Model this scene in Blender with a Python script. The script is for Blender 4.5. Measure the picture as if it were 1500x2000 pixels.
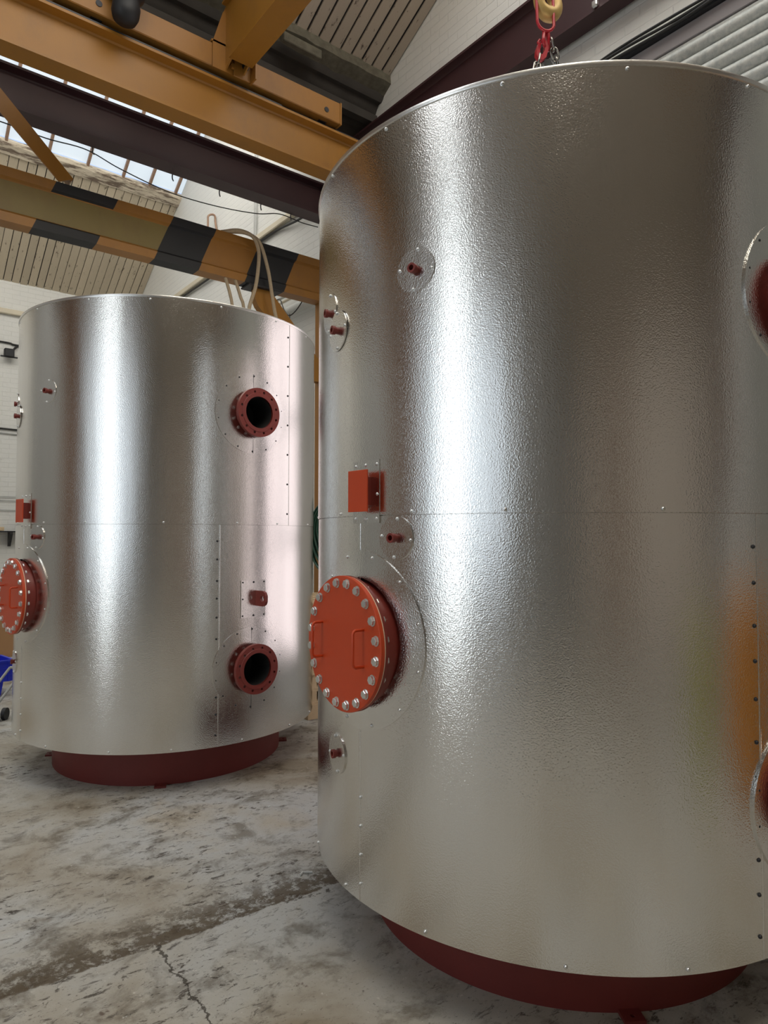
import bpy, math, random
from math import sin, cos, pi, radians, sqrt
from mathutils import Vector, Matrix
from mathutils.geometry import tessellate_polygon
random.seed(7)
S = bpy.context.scene
COL = S.collection
for o in list(bpy.data.objects): bpy.data.objects.remove(o)

# ------------------------------------------------------------------ camera
YAW = radians(51.6); PITCH = 0.0359; ROLL = 0.0011
fh = Vector((cos(YAW), sin(YAW), 0)); rh = Vector((sin(YAW), -cos(YAW), 0)); zz = Vector((0, 0, 1))
F = fh*cos(PITCH) + zz*sin(PITCH); U0 = -fh*sin(PITCH) + zz*cos(PITCH)
R_ = rh*cos(ROLL) + U0*sin(ROLL); U_ = -rh*sin(ROLL) + U0*cos(ROLL)
cd = bpy.data.cameras.new('camera'); cam = bpy.data.objects.new('camera', cd); COL.objects.link(cam)
cd.sensor_fit = 'VERTICAL'; cd.sensor_height = 36; cd.lens = 1332.36/2000*36; cd.clip_start = 0.02
m = Matrix((R_, U_, -F)).transposed().to_4x4(); m.translation = Vector((0, 0, 1.55)); cam.matrix_world = m
S.camera = cam

# ------------------------------------------------------------------ light levels
EXPOSURE = 0.08
E_FAR = 0.74      # skylight in the far roof slope (the one in view)
E_REV = 3.0       # added skylight, out of view on the slope down to the valley gutter
E_NEAR = 3.0      # added skylight in the near bay, above the frame
E_SIDE = 1.1      # added glowing window in the right wall, hidden by the near tank
E_BACK = 4.5      # added skylight just over and behind the camera, to light the floor
E_WIN = 0.95      # overcast daylight in the left wall's glazing
E_DOOR = 3.3      # translucent sliding door in the left wall
S.view_settings.view_transform = 'Standard'; S.view_settings.look = 'None'
S.view_settings.exposure = EXPOSURE; S.view_settings.gamma = 1; S.view_settings.use_curve_mapping = False
W = bpy.data.worlds.new('world'); S.world = W; W.use_nodes = True
W.node_tree.nodes['Background'].inputs[0].default_value = (.55, .7, 1, 1)
W.node_tree.nodes['Background'].inputs[1].default_value = 1.0

# ------------------------------------------------------------------ materials
class NT:
    def __init__(s, name):
        s.m = bpy.data.materials.new(name); s.m.use_nodes = True; s.t = s.m.node_tree
        s.n = s.t.nodes; s.p = s.n['Principled BSDF']; s.tc = s.n.new('ShaderNodeTexCoord')
    def link(s, a, b): s.t.links.new(a, b)
    def mapping(s, scale=(1, 1, 1), rot=(0, 0, 0), loc=(0, 0, 0)):
        q = s.n.new('ShaderNodeMapping'); q.inputs['Scale'].default_value = scale
        q.inputs['Rotation'].default_value = rot; q.inputs['Location'].default_value = loc
        s.link(s.tc.outputs['Object'], q.inputs[0]); return q.outputs[0]
    def noise(s, scale, detail=4, rough=.55, vec=None, dist=0):
        q = s.n.new('ShaderNodeTexNoise'); q.inputs['Scale'].default_value = scale
        q.inputs['Detail'].default_value = detail; q.inputs['Roughness'].default_value = rough
        q.inputs['Distortion'].default_value = dist
        s.link(vec if vec is not None else s.tc.outputs['Object'], q.inputs['Vector']); return q.outputs[0]
    def voro(s, scale, vec=None, feature='F1'):
        q = s.n.new('ShaderNodeTexVoronoi'); q.feature = feature; q.inputs['Scale'].default_value = scale
        s.link(vec if vec is not None else s.tc.outputs['Object'], q.inputs['Vector']); return q.outputs['Distance']
    def ramp(s, fac, stops):
        q = s.n.new('ShaderNodeValToRGB'); e = q.color_ramp.elements
        while len(e) < len(stops): e.new(.5)
        for i, (p, c) in enumerate(stops):
            e[i].position = p; e[i].color = (c, c, c, 1) if isinstance(c, (int, float)) else (*c, 1)
        s.link(fac, q.inputs[0]); return q.outputs[0]
    def mix(s, fac, a, b):
        q = s.n.new('ShaderNodeMix'); q.data_type = 'RGBA'
        for sock, v in ((q.inputs[0], fac), (q.inputs[6], a), (q.inputs[7], b)):
            if isinstance(v, (int, float)): sock.default_value = v
            elif isinstance(v, tuple): sock.default_value = (*v, 1)
            else: s.link(v, sock)
        return q.outputs[2]
    def math(s, op, a, b=None, c=None):
        q = s.n.new('ShaderNodeMath'); q.operation = op
        for i, v in enumerate((a, b, c)):
            if v is None: continue
            if isinstance(v, (int, float)): q.inputs[i].default_value = v
            else: s.link(v, q.inputs[i])
        return q.outputs[0]
    def sep(s, vec=None):
        q = s.n.new('ShaderNodeSeparateXYZ'); s.link(vec if vec is not None else s.tc.outputs['Object'], q.inputs[0]); return q.outputs
    def comb(s, x, y, z):
        q = s.n.new('ShaderNodeCombineXYZ')
        for i, v in enumerate((x, y, z)):
            if isinstance(v, (int, float)): q.inputs[i].default_value = v
            else: s.link(v, q.inputs[i])
        return q.outputs[0]
    def bump(s, h, strength=.3, dist=.01, prev=None):
        q = s.n.new('ShaderNodeBump'); q.inputs['Strength'].default_value = strength; q.inputs['Distance'].default_value = dist
        s.link(h, q.inputs['Height'])
        if prev is not None: s.link(prev, q.inputs['Normal'])
        s.link(q.outputs[0], s.p.inputs['Normal']); return q.outputs[0]
    def set(s, **k):
        for a, v in k.items():
            sock = s.p.inputs[{'color': 'Base Color', 'rough': 'Roughness', 'metal': 'Metallic', 'spec': 'Specular IOR Level',
                               'aniso': 'Anisotropic', 'coat': 'Coat Weight'}[a]]
            if isinstance(v, tuple): sock.default_value = (*v, 1)
            elif isinstance(v, (int, float)): sock.default_value = v
            else: s.link(v, sock)
        return s

def plain(name, col, rough=.5, metal=0, var=.15, scale=6, bump=0.0):
    t = NT(name); n = t.noise(scale, 5)
    dark = tuple(c*(1-var) for c in col); lite = tuple(min(1, c*(1+var)) for c in col)
    t.set(color=t.mix(n, dark, lite), rough=rough, metal=metal)
    if bump: t.bump(t.noise(90, 3), bump, .002)
    return t.m

M = {}
def mk_alu(name, fine, rough, strength, wav, base=(.80, .785, .76)):
    t = NT(name)
    a = t.noise(fine, 2.0, .55); b = t.voro(fine*1.1)
    h = t.math('ADD', a, t.math('MULTIPLY', b, .35))
    streak = t.noise(3.0, 4, .6, vec=t.mapping((6, 6, .5)))
    sm = t.ramp(streak, [(.3, tuple(c*.97 for c in base)), (.7, base)])
    scr = t.noise(9, 5, .6)
    t.set(color=sm, metal=1.0, rough=t.math('MULTIPLY_ADD', scr, .06, rough-.03))
    n1 = t.bump(t.noise(3.0, 3, .5, vec=t.mapping((1, 1, .10))), wav, .012)
    t.bump(h, strength, .0011, prev=n1)
    return t.m
M['alu'] = mk_alu('stucco_aluminium', 185, .14, .60, .30)
M['alu_plate'] = mk_alu('stucco_aluminium_plate', 185, .15, .55, .35, (.82, .81, .79))
M['alu_rim'] = plain('bright_aluminium', (.85, .84, .82), .28, 1, .05, 30, .2)
M['zinc'] = plain('zinc_plated_steel', (.75, .76, .76), .3, 1, .1, 60, .1)
M['oxide'] = plain('red_oxide_paint', (.20, .028, .020), .42, 0, .18, 7, .15)
M['orange_red'] = plain('orange_red_paint', (.56, .058, .010), .45, 0, .10, 4, .08)
M['skirt'] = plain('dark_red_oxide_paint', (.16, .022, .018), .55, 0, .22, 5, .2)
M['gasket'] = plain('gasket_fibre', (.75, .55, .40), .8, 0, .1, 20)
M['black_inside'] = plain('shaded_inside', (.012, .012, .012), .8)  # near-black colour stands in for shade deep inside the pipes and tank
M['purple'] = plain('purple_brown_paint', (.045, .017, .020), .5, 0, .25, 3, .15)
M['steel_dark'] = plain('dark_steel', (.05, .05, .055), .5, .6, .2, 20)
M['orange_cab'] = plain('orange_cabinet_paint', (.62, .25, .04), .4)
M['lime'] = plain('lime_plastic', (.38, .38, .06), .4)
M['chain'] = plain('chain_steel', (.30, .29, .27), .25, 1, .2, 40)
M['red_gloss'] = plain('red_powder_coat', (.42, .015, .028), .28, 0, .2, 40, .1)
M['black'] = plain('black_paint', (.012, .013, .016), .55, 0, .3, 8)
M['rope'] = plain('webbing_rope', (.42, .33, .22), .9, 0, .2, 60, .3)
M['cable'] = plain('black_cable', (.02, .02, .02), .5)
M['hose'] = plain('dark_green_hose', (.012, .07, .045), .35, 0, .15, 10)
M['wood'] = plain('pale_timber', (.62, .47, .30), .8, 0, .25, 8, .3)
M['cardboard'] = plain('brown_cardboard', (.36, .20, .095), .8, 0, .12, 3)
M['blue'] = plain('blue_plastic', (.02, .04, .62), .35, 0, .1, 4)
M['grey_paint'] = plain('grey_painted_steel', (.42, .43, .42), .4, .3, .1, 10)
M['wall_grey'] = plain('grey_lintel_paint', (.30, .28, .29), .7, 0, .15, 4)
M['cream_trim'] = plain('cream_trim_paint', (.66, .60, .47), .6, 0, .15, 5, .2)
M['pipe_white'] = plain('white_painted_pipe', (.62, .64, .62), .45, 0, .12, 6)
M['rust'] = plain('brown_rusty_pipe', (.30, .19, .13), .7, 0, .25, 30)
M['dark_sheet'] = plain('shaded_fibre_cement_sheet', (.045, .040, .036), .9, 0, .5, 5, .4)  # the unlit valley's shade is put into this dark colour
M['far_timber'] = plain('mossy_timber', (.11, .10, .075), .9, 0, .7, 16, .6)
M['hook_brass'] = plain('worn_yellow_cast_hook', (.50, .34, .12), .45, .3, .35, 18, .3)
M['tag'] = plain('grey_tag', (.10, .11, .11), .5)

def mk_yellow(name, col, worn=(.10, .05, .02), drip=False):
    t = NT(name)
    n = t.noise(2.2, 5, .6); f = t.noise(16, 8, .75, vec=t.mapping((1, 1, .5)))
    c = t.mix(n, tuple(c*.80 for c in col), col)
    chip = t.ramp(f, [(.66, 0.0), (.72, 1.0)])
    c = t.mix(chip, c, worn)
    if drip:
        d_ = t.noise(1.0, 3, .6, vec=t.mapping((26, 1, 2.2)))
        c = t.mix(t.ramp(d_, [(.70, 0.0), (.74, .9)]), c, (.03, .02, .015))
    grime = t.noise(3.5, 6, .7, vec=t.mapping((1, 1, .6)))
    c = t.mix(t.ramp(grime, [(.5, 0.0), (.8, .45)]), c, (.16, .08, .03))
    t.set(color=c, rough=.45)
    t.bump(t.noise(60, 3), .15, .002)
    return t.m
M['yellow'] = mk_yellow('crane_yellow_paint', (.37, .165, .020))
M['yellow2'] = mk_yellow('amber_yellow_paint', (.35, .155, .025))
M['olive'] = mk_yellow('faded_olive_yellow_paint', (.22, .16, .042), (.03, .02, .015), drip=True)

def mk_boards(name, col, dark):
    t = NT(name)
    x = t.sep()[0]
    ids = t.math('FLOOR', t.math('DIVIDE', x, .118))
    w = t.n.new('ShaderNodeTexWhiteNoise'); w.noise_dimensions = '1D'; t.link(ids, w.inputs['W'])
    grain = t.noise(6, 7, .7, vec=t.mapping((14, 1, 1)))
    spots = t.noise(14, 6, .72, vec=t.mapping((1.5, .6, .6)))
    c = t.mix(w.outputs['Value'], tuple(v*.84 for v in col), col)
    c = t.mix(t.math('MULTIPLY', grain, .35), c, tuple(v*.6 for v in col))
    c = t.mix(t.ramp(spots, [(.60, 0.0), (.66, .85)]), c, dark)
    t.set(color=c, rough=.75); t.bump(grain, .25, .004)
    return t.m
M['boards'] = mk_boards('cream_painted_boards', (.66, .57, .43), (.10, .07, .045))
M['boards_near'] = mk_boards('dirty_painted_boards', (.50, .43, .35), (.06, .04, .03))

def mk_brick(name, axis, ca=(.66, .67, .66), cb=(.80, .80, .76)):
    t = NT(name); s = t.sep()
    v = t.comb(s[axis], s[2], 0)
    b = t.n.new('ShaderNodeTexBrick'); b.inputs['Scale'].default_value = 1
    b.inputs['Brick Width'].default_value = .225; b.inputs['Row Height'].default_value = .075
    b.inputs['Mortar Size'].default_value = .006; b.inputs['Mortar Smooth'].default_value = .6
    t.link(v, b.inputs['Vector'])
    n = t.noise(1.1, 6, .6); d = t.noise(7, 8, .75, vec=t.mapping((1, 1, 1.6)))
    c = t.mix(n, ca, cb)
    c = t.mix(t.math('MULTIPLY', b.outputs['Fac'], .10), c, (.45, .45, .44))
    c = t.mix(t.ramp(d, [(.64, 0.0), (.74, .6)]), c, (.33, .29, .25))
    t.set(color=c, rough=.75)
    h = t.math('ADD', t.math('MULTIPLY', b.outputs['Fac'], -1.0), t.math('MULTIPLY', t.noise(25, 4), .8))
    t.bump(h, .5, .006)
    return t.m
M['brick_y'] = mk_brick('white_painted_brick_right', 1)
M['brick_x'] = mk_brick('white_painted_brick_far', 0)

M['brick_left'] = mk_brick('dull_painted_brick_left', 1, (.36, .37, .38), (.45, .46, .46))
M['brick_back'] = mk_brick('dull_painted_brick_back', 0, (.60, .53, .46), (.70, .63, .55))
M['brown_panel'] = plain('dark_brown_panel', (.20, .10, .05), .6, 0, .25, 4)
def mk_timber_ledge():
    t = NT('weathered_cream_timber')
    n = t.noise(3.2, 7, .68, vec=t.mapping((1, 6, 6)))
    t.set(color=t.ramp(n, [(.42, (.16, .12, .09)), (.52, (.58, .51, .40)), (.75, (.70, .63, .52))]), rough=.85)
    t.bump(n, .4, .01); return t.m
M['ledge'] = mk_timber_ledge()

def mk_floor():
    t = NT('stained_concrete'); s = t.sep(); X, Y = s[0], s[1]
    big = t.noise(.9, 5, .6, dist=.5); mid = t.noise(5.0, 8, .68, dist=.3); fine = t.noise(55, 6, .75)
    c = t.ramp(big, [(.34, (.30, .255, .19)), (.45, (.43, .405, .35)), (.58, (.49, .495, .48)), (.74, (.45, .385, .28))])
    m1 = t.ramp(mid, [(.36, (.30, .26, .21)), (.50, (1., 1., 1.))])
    mul = t.n.new('ShaderNodeMix'); mul.data_type = 'RGBA'; mul.blend_type = 'MULTIPLY'; mul.inputs[0].default_value = .7
    t.link(c, mul.inputs[6]); t.link(m1, mul.inputs[7]); c = mul.outputs[2]
    # dark scuff flecks
    fl = t.noise(13, 9, .78, vec=t.mapping((1, 2.0, 1), (0, 0, .35)), dist=.4)
    dens = t.ramp(t.noise(1.7, 4), [(.38, 0.15), (.58, 1.0)])
    flm = t.math('MULTIPLY', t.ramp(fl, [(.555, 0.0), (.60, .95)]), dens)
    c = t.mix(flm, c, (.065, .052, .040))
    fl2 = t.noise(48, 5, .75, vec=t.mapping((1, 1.7, 1), (0, 0, .4)))
    c = t.mix(t.ramp(fl2, [(.60, 0.0), (.65, .75)]), c, (.08, .068, .055))
    fl3 = t.noise(6, 7, .7, vec=t.mapping((1, 1.3, 1), (0, 0, 1.4)))
    c = t.mix(t.ramp(fl3, [(.655, 0.0), (.70, .8)]), c, (.10, .062, .045))
    wh = t.noise(30, 5, .7); c = t.mix(t.ramp(wh, [(.63, 0.0), (.68, .5)]), c, (.72, .70, .64))
    # dirt-filled joint running across the slab near Y=2.6
    wob = t.math('MULTIPLY', t.math('SUBTRACT', t.noise(4, 5, .7), .5), .10)
    dY = t.math('SUBTRACT', t.math('ADD', Y, wob), t.math('MULTIPLY_ADD', X, -.05, 2.655))
    up = t.ramp(t.math('MULTIPLY_ADD', dY, 1.0, .5), [(.487, 0.0), (.497, 1.0), (.60, .9), (.78, 0.0)])
    brk = t.ramp(t.math('ADD', t.noise(12, 9, .8, dist=.15), t.math('MULTIPLY', up, .10)), [(.535, 0.0), (.60, 1.0)])
    jm = t.math('MULTIPLY', up, brk)
    c = t.mix(t.math('MULTIPLY', jm, .9), c, (.085, .058, .030))
    # hairline crack
    cw = t.math('MULTIPLY', t.math('SUBTRACT', t.noise(9, 6, .7), .5), .12)
    dX = t.math('ABSOLUTE', t.math('SUBTRACT', t.math('ADD', X, cw), t.math('MULTIPLY_ADD', Y, .02, .915)))
    cr = t.math('MULTIPLY', t.math('LESS_THAN', dX, .0045), t.math('LESS_THAN', Y, 2.6))
    c = t.mix(t.math('MULTIPLY', cr, .85), c, (.04, .032, .022))
    t.set(color=c, rough=t.math('MULTIPLY_ADD', mid, .25, .50), spec=.35)
    h = t.math('ADD', t.math('MULTIPLY', fine, .5), t.math('MULTIPLY', flm, -.6))
    h = t.math('ADD', h, t.math('MULTIPLY', jm, -1.2))
    t.bump(h, .5, .006)
    return t.m
M['floor'] = mk_floor()

def mk_glow(name, col, strength):
    t = NT(name); n = t.noise(1.3, 4, .6)
    c = t.mix(n, tuple(v*.88 for v in col), col)
    t.set(color=(.5, .5, .5), rough=.4)
    t.link(c, t.p.inputs['Emission Color']); t.p.inputs['Emission Strength'].default_value = strength
    return t.m
M['glow_far'] = mk_glow('sky_through_wired_glass', (.66, .80, .92), E_FAR)
M['glow_rev'] = mk_glow('added_sky_glow_rev', (1.0, .96, .88), E_REV)
M['glow_near'] = mk_glow('added_sky_glow_near', (.95, .98, 1.0), E_NEAR)
M['glow_door'] = mk_glow('daylight_through_translucent_sheet', (.86, .94, 1.0), E_DOOR)
M['glow_back'] = mk_glow('added_warm_glow_back', (1.0, .93, .80), E_BACK)
M['glow_win'] = mk_glow('overcast_daylight_through_window', (.74, .87, 1.0), E_WIN)
M['glow_side'] = mk_glow('added_pale_glow_side', (1.0, .86, .88), E_SIDE)
def mk_shutter():
    t = NT('galvanised_shutter'); n = t.noise(30, 6, .7)
    t.set(color=t.ramp(n, [(.35, (.36, .38, .37)), (.7, (.56, .57, .53))]), rough=.5, metal=.35); return t.m
M['shutter'] = mk_shutter()

# ------------------------------------------------------------------ mesh helpers
class MB:
    def __init__(s): s.v = []; s.f = []; s.mi = []
    def add(s, vs, fs, T=None, mi=0):
        b = len(s.v)
        s.v += [tuple(T @ Vector(v)) if T is not None else tuple(v) for v in vs]
        s.f += [tuple(b+i for i in f) for f in fs]; s.mi += [mi]*len(fs); return s
    def box(s, x0, y0, z0, x1, y1, z1, T=None, mi=0, bev=0):
        if bev:
            b = bev
            def ring(z, i):
                return [(x0+i, y0+b, z), (x0+b, y0+i, z), (x1-b, y0+i, z), (x1-i, y0+b, z), (x1-i, y1-b, z), (x1-b, y1-i, z), (x0+b, y1-i, z), (x0+i, y1-b, z)]
            vs = ring(z0, b) + ring(z0+b, 0) + ring(z1-b, 0) + ring(z1, b)
            fs = [tuple(range(7, -1, -1)), tuple(range(24, 32))]
            for k in range(3):
                for i in range(8):
                    j = (i+1) % 8; fs.append((k*8+i, k*8+j, (k+1)*8+j, (k+1)*8+i))
            return s.add(vs, fs, T, mi)
        vs = [(x0, y0, z0), (x1, y0, z0), (x1, y1, z0), (x0, y1, z0), (x0, y0, z1), (x1, y0, z1), (x1, y1, z1), (x0, y1, z1)]
        return s.add(vs, [(0, 3, 2, 1), (4, 5, 6, 7), (0, 1, 5, 4), (1, 2, 6, 5), (2, 3, 7, 6), (3, 0, 4, 7)], T, mi)
    def cyl(s, r0, z0, z1, r1=None, n=32, T=None, mi=0, caps=True, a0=0):
        r1 = r0 if r1 is None else r1
        vs = [(r0*cos(a0+2*pi*i/n), r0*sin(a0+2*pi*i/n), z0) for i in range(n)] + [(r1*cos(a0+2*pi*i/n), r1*sin(a0+2*pi*i/n), z1) for i in range(n)]
        fs = [(i, (i+1) % n, n+(i+1) % n, n+i) for i in range(n)]
        if caps: fs += [tuple(range(n-1, -1, -1)), tuple(range(n, 2*n))]
        return s.add(vs, fs, T, mi)
    def lathe(s, prof, n=48, T=None, mi=0, closed=False):
        vs = [(r*cos(2*pi*i/n), r*sin(2*pi*i/n), z) for r, z in prof for i in range(n)]
        m_ = len(prof); fs = []
        for k in range(m_ if closed else m_-1):
            k2 = (k+1) % m_
            for i in range(n):
                j = (i+1) % n; fs.append((k*n+i, k*n+j, k2*n+j, k2*n+i))
        return s.add(vs, fs, T, mi)
    def tube(s, pts, r, n=10, T=None, mi=0, closed=False):
        P = [Vector(p) for p in pts]; N = len(P); vs = []; fs = []
        up = None
        for i in range(N):
            a = P[(i-1) % N] if (closed or i > 0) else P[i]; b = P[(i+1) % N] if (closed or i < N-1) else P[i]
            t = (b-a).normalized()
            if up is None:
                up = t.orthogonal().normalized()
            else:
                up = (up - t*up.dot(t)).normalized()
            w = t.cross(up)
            rr = r[i] if isinstance(r, (list, tuple)) else r
            for k in range(n): vs.append(P[i] + (up*cos(2*pi*k/n) + w*sin(2*pi*k/n))*rr)
        for i in range(N if closed else N-1):
            i2 = (i+1) % N
            off = 0
            if closed and i == N-1:   # align twist on closing
                d = [(vs[i*n]-vs[k]).length for k in range(n)]; off = d.index(min(d))
            for k in range(n):
                k2 = (k+1) % n; fs.append((i*n+k, i*n+k2, i2*n+(k2+off) % n, i2*n+(k+off) % n))
        if not closed: fs += [tuple(range(n-1, -1, -1)), tuple(range((N-1)*n, N*n))]
        return s.add(vs, fs, T, mi)
    def prism(s, outer, z0, z1, holes=(), T=None, mi=0):
        loops = [list(outer)] + [list(h) for h in holes]
        tris = tessellate_polygon([[Vector((x, y, 0)) for x, y in l] for l in loops])
        flat = [p for l in loops for p in l]; n = len(flat)
        vs = [(x, y, z0) for x, y in flat] + [(x, y, z1) for x, y in flat]; fs = []
        for a, b, c in tris:
            A, B, C = flat[a], flat[b], flat[c]
            if (B[0]-A[0])*(C[1]-A[1])-(B[1]-A[1])*(C[0]-A[0]) < 0: b, c = c, b
            fs += [(a+n, b+n, c+n), (a, c, b)]
        k = 0
        for li, l in enumerate(loops):
            L = len(l); ar = sum(l[i][0]*l[(i+1) % L][1]-l[(i+1) % L][0]*l[i][1] for i in range(L))
            ccw = ar > 0
            for i in range(L):
                a, b = k+i, k+(i+1) % L
                fs.append((a, b, b+n, a+n) if ccw == (li == 0) else (b, a, a+n, b+n))
            k += L
        return s.add(vs, fs, T, mi)
    def mesh(s, name, mats, smooth=False):
        me = bpy.data.meshes.new(name); me.from_pydata(s.v, [], s.f); me.update()
        for mm in (mats if isinstance(mats, (list, tuple)) else [mats]): me.materials.append(mm)
        me.polygons.foreach_set('material_index', s.mi)
        if smooth is not False:
            me.polygons.foreach_set('use_smooth', [True]*len(me.polygons))
            me.set_sharp_from_angle(angle=radians(smooth if smooth is not True else 35))
        return me
def link(name, me, parent=None, T=None):
    o = bpy.data.objects.new(name, me); COL.objects.link(o)
    if parent is not None: o.parent = parent
    if T is not None: o.matrix_local = T
    return o
def obj(name, mb, mat, parent=None, T=None, smooth=35): return link(name, mb.mesh(name, mat, smooth), parent, T)
def tag(o, label, cat, group=None):
    o['label'] = label; o['category'] = cat
    if group: o['group'] = group
    return o
def empty(name, loc=(0, 0, 0), rz=0):
    o = bpy.data.objects.new(name, None); COL.objects.link(o); o.location = loc; o.rotation_euler = (0, 0, rz); o.empty_display_size = .1; return o
def struct(o): o['kind'] = 'structure'; return o
def circ(r, n, cx=0, cy=0, a0=0): return [(cx+r*cos(a0+2*pi*i/n), cy+r*sin(a0+2*pi*i/n)) for i in range(n)]
def smoothpath(P, k=8):
    P = [Vector(p) for p in P]; out = []
    Q = [P[0]*2-P[1]] + P + [P[-1]*2-P[-2]]
    for i in range(1, len(Q)-2):
        a, b, c, d = Q[i-1:i+3]
        for j in range(k):
            t = j/k; out.append(.5*((2*b)+(c-a)*t+(2*a-5*b+4*c-d)*t*t+(3*b-a-3*c+d)*t*t*t))
    out.append(P[-1]); return out

# ================================================================== SETTING
XL, XR, YB, YF = -4.6, 4.0, -6.0, 12.1
def roof_far(Y): return 5.75 + .62*(11.85-Y)         # far slope, low at the far wall
def roof_rev(Y): return 5.5 + .685*(Y-5.55)          # falls from far ridge to valley gutter
RIDGE = 8.7
def roof_near(Y): return 5.92 - .5*(Y-5.02)          # rises towards the near ridge
NR = 1.2
def roof_back(Y): return roof_near(NR) - .5*(NR-Y)

obj_floor = struct(obj('floor', MB().box(XL-.2, YB-.2, -.12, XR+.2, YF+.2, 0), M['floor'], smooth=False))

def wall_prof(name, x0, x1, mat):     # gabled wall following the roof line, in the Y-Z plane
    pts = [(YB, 0), (YF, 0), (YF, roof_far(YF)), (RIDGE, roof_far(RIDGE)), (5.55, 5.5), (5.02, roof_near(5.02)), (NR, roof_near(NR)), (YB, roof_back(YB))]
    T = Matrix(((0, 0, 1, 0), (1, 0, 0, 0), (0, 1, 0, 0), (0, 0, 0, 1)))
    return pts, T
pts, T = wall_prof('', 0, 0, None)
struct(obj('wall_right', MB().prism([(y, z+.05) if z else (y, z) for y, z in pts], XR, XR+.2, T=T), M['brick_y'], smooth=False))
hole = [(-.9, .9), (1.55, .9), (1.55, .02), (2.25, .02), (2.25, .9), (3.7, .9), (3.7, 4.35), (2.25, 4.35), (2.25, 5.9), (1.55, 5.9), (1.55, 4.35), (-.9, 4.35)]
struct(obj('wall_left', MB().prism([(y, z+.05) if z else (y, z) for y, z in pts], XL-.2, XL, holes=[hole], T=T), M['brick_left'], smooth=False))
struct(obj('wall_far', MB().box(XL-.2, YF, 0, XR+.2, YF+.2, roof_far(YF)+.1), M['brick_x'], smooth=False))
struct(obj('wall_back', MB().box(XL-.2, YB-.2, 0, XR+.2, YB, roof_back(YB)+.2), M['brick_back'], smooth=False))

def boards(name, Y0, Y1, zf, mat, x0=XL, x1=XR, w=.118, backing=True):
    mb = MB(); x = x0
    while x < x1-.005:
        e = min(x+w, x1); g = (.008 if 'near' in name else .004) + random.random()*.004; dz = (random.random()-.5)*.008
        vs = []
        for (xx, Y) in ((x+g, Y0), (e-g, Y0), (e-g, Y1), (x+g, Y1)):
            z = zf(Y)+dz; vs += [(xx, Y, z)]
        vs += [(a, b, c+.02) for a, b, c in vs]
        mb.add(vs, [(0, 1, 2, 3), (7, 6, 5, 4), (0, 4, 5, 1), (1, 5, 6, 2), (2, 6, 7, 3), (3, 7, 4, 0)])
        x = e
    # dark backing seen through the gaps
    q = [(x0, Y0, zf(Y0)+.022), (x1, Y0, zf(Y0)+.022), (x1, Y1, zf(Y1)+.022), (x0, Y1, zf(Y1)+.022)]
    q += [(a, b, c+.05) for a, b, c in q]
    mb.add(q, [(0, 1, 2, 3), (7, 6, 5, 4), (0, 4, 5, 1), (1, 5, 6, 2), (2, 6, 7, 3), (3, 7, 4, 0)], mi=1)
    return struct(obj(name, mb, [mat, M['black']], smooth=False))
boards('ceiling_far_boards', 12.1, 10.24, roof_far, M['boards'])
boards('ceiling_near_boards', 4.98, 3.3, roof_near, M['boards_near'])
boards('ceiling_ridge_boards', 1.7, NR, roof_near, M['boards_near'])
boards('ceiling_back_boards', -1.4, YB, roof_back, M['boards_near'])
boards('ceiling_reverse_boards', 6.35, 5.55, roof_rev, M['boards_near'])

def skylight(idx, Y0, Y1, zf, glow, x_bars, bar=.035, XL=XL):
    """panes between glazing bars that run up the slope"""
    mb = MB(); xs = sorted(set([XL] + x_bars + [XR]))
    q = [(XL, Y0, zf(Y0)+.05), (XR, Y0, zf(Y0)+.05), (XR, Y1, zf(Y1)+.05), (XL, Y1, zf(Y1)+.05)]
    q += [(a, b, c+.008) for a, b, c in q]
    mb.add(q, [(0, 1, 2, 3), (7, 6, 5, 4), (0, 4, 5, 1), (1, 5, 6, 2), (2, 6, 7, 3), (3, 7, 4, 0)])
    w = struct(obj('window_%d' % idx, mb, glow, smooth=False))
    f = MB(); h = bar/2
    for x in x_bars:
        q = [(x-h, Y0, zf(Y0)-.01), (x+h, Y0, zf(Y0)-.01), (x+h, Y1, zf(Y1)-.01), (x-h, Y1, zf(Y1)-.01)]
        q += [(a, b, c+.055) for a, b, c in q]
        f.add(q, [(0, 1, 2, 3), (7, 6, 5, 4), (0, 4, 5, 1), (1, 5, 6, 2), (2, 6, 7, 3), (3, 7, 4, 0)])
    obj('glazing_bars', f, M['rust'], w, smooth=False)
    return w
bars_far = [2.10+.5*k for k in range(-13, 4)]
bars_far = [x if x < 3.05 else x-.1*(x-3.05)*0.25 for x in bars_far]
skylight(1, 10.12, RIDGE, roof_far, M['glow_far'], [1.585+.5*k for k in range(-12, 0)] + [1.585, 2.105, 2.615, 3.11, 3.50, 3.90])
skylight(2, RIDGE, 6.35, roof_rev, M['glow_rev'], [XL+.5*k for k in range(1, 17)])  # added, unseen from the camera; brightens walls, far boards and tank tops
skylight(3, 3.3, 1.7, roof_near, M['glow_near'], [XL+.55*k for k in range(1, 15)])  # added above the frame to provide light and the tank's upper highlight
skylight(5, NR, -1.4, roof_back, M['glow_back'], [-1+.55*k for k in range(1, 9)], XL=-1.0)  # added, kept out of the tank's mirror view; brightens the floor
boards('ceiling_side_boards', NR, -1.4, roof_back, M['boards_near'], x1=-1.0)

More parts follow.
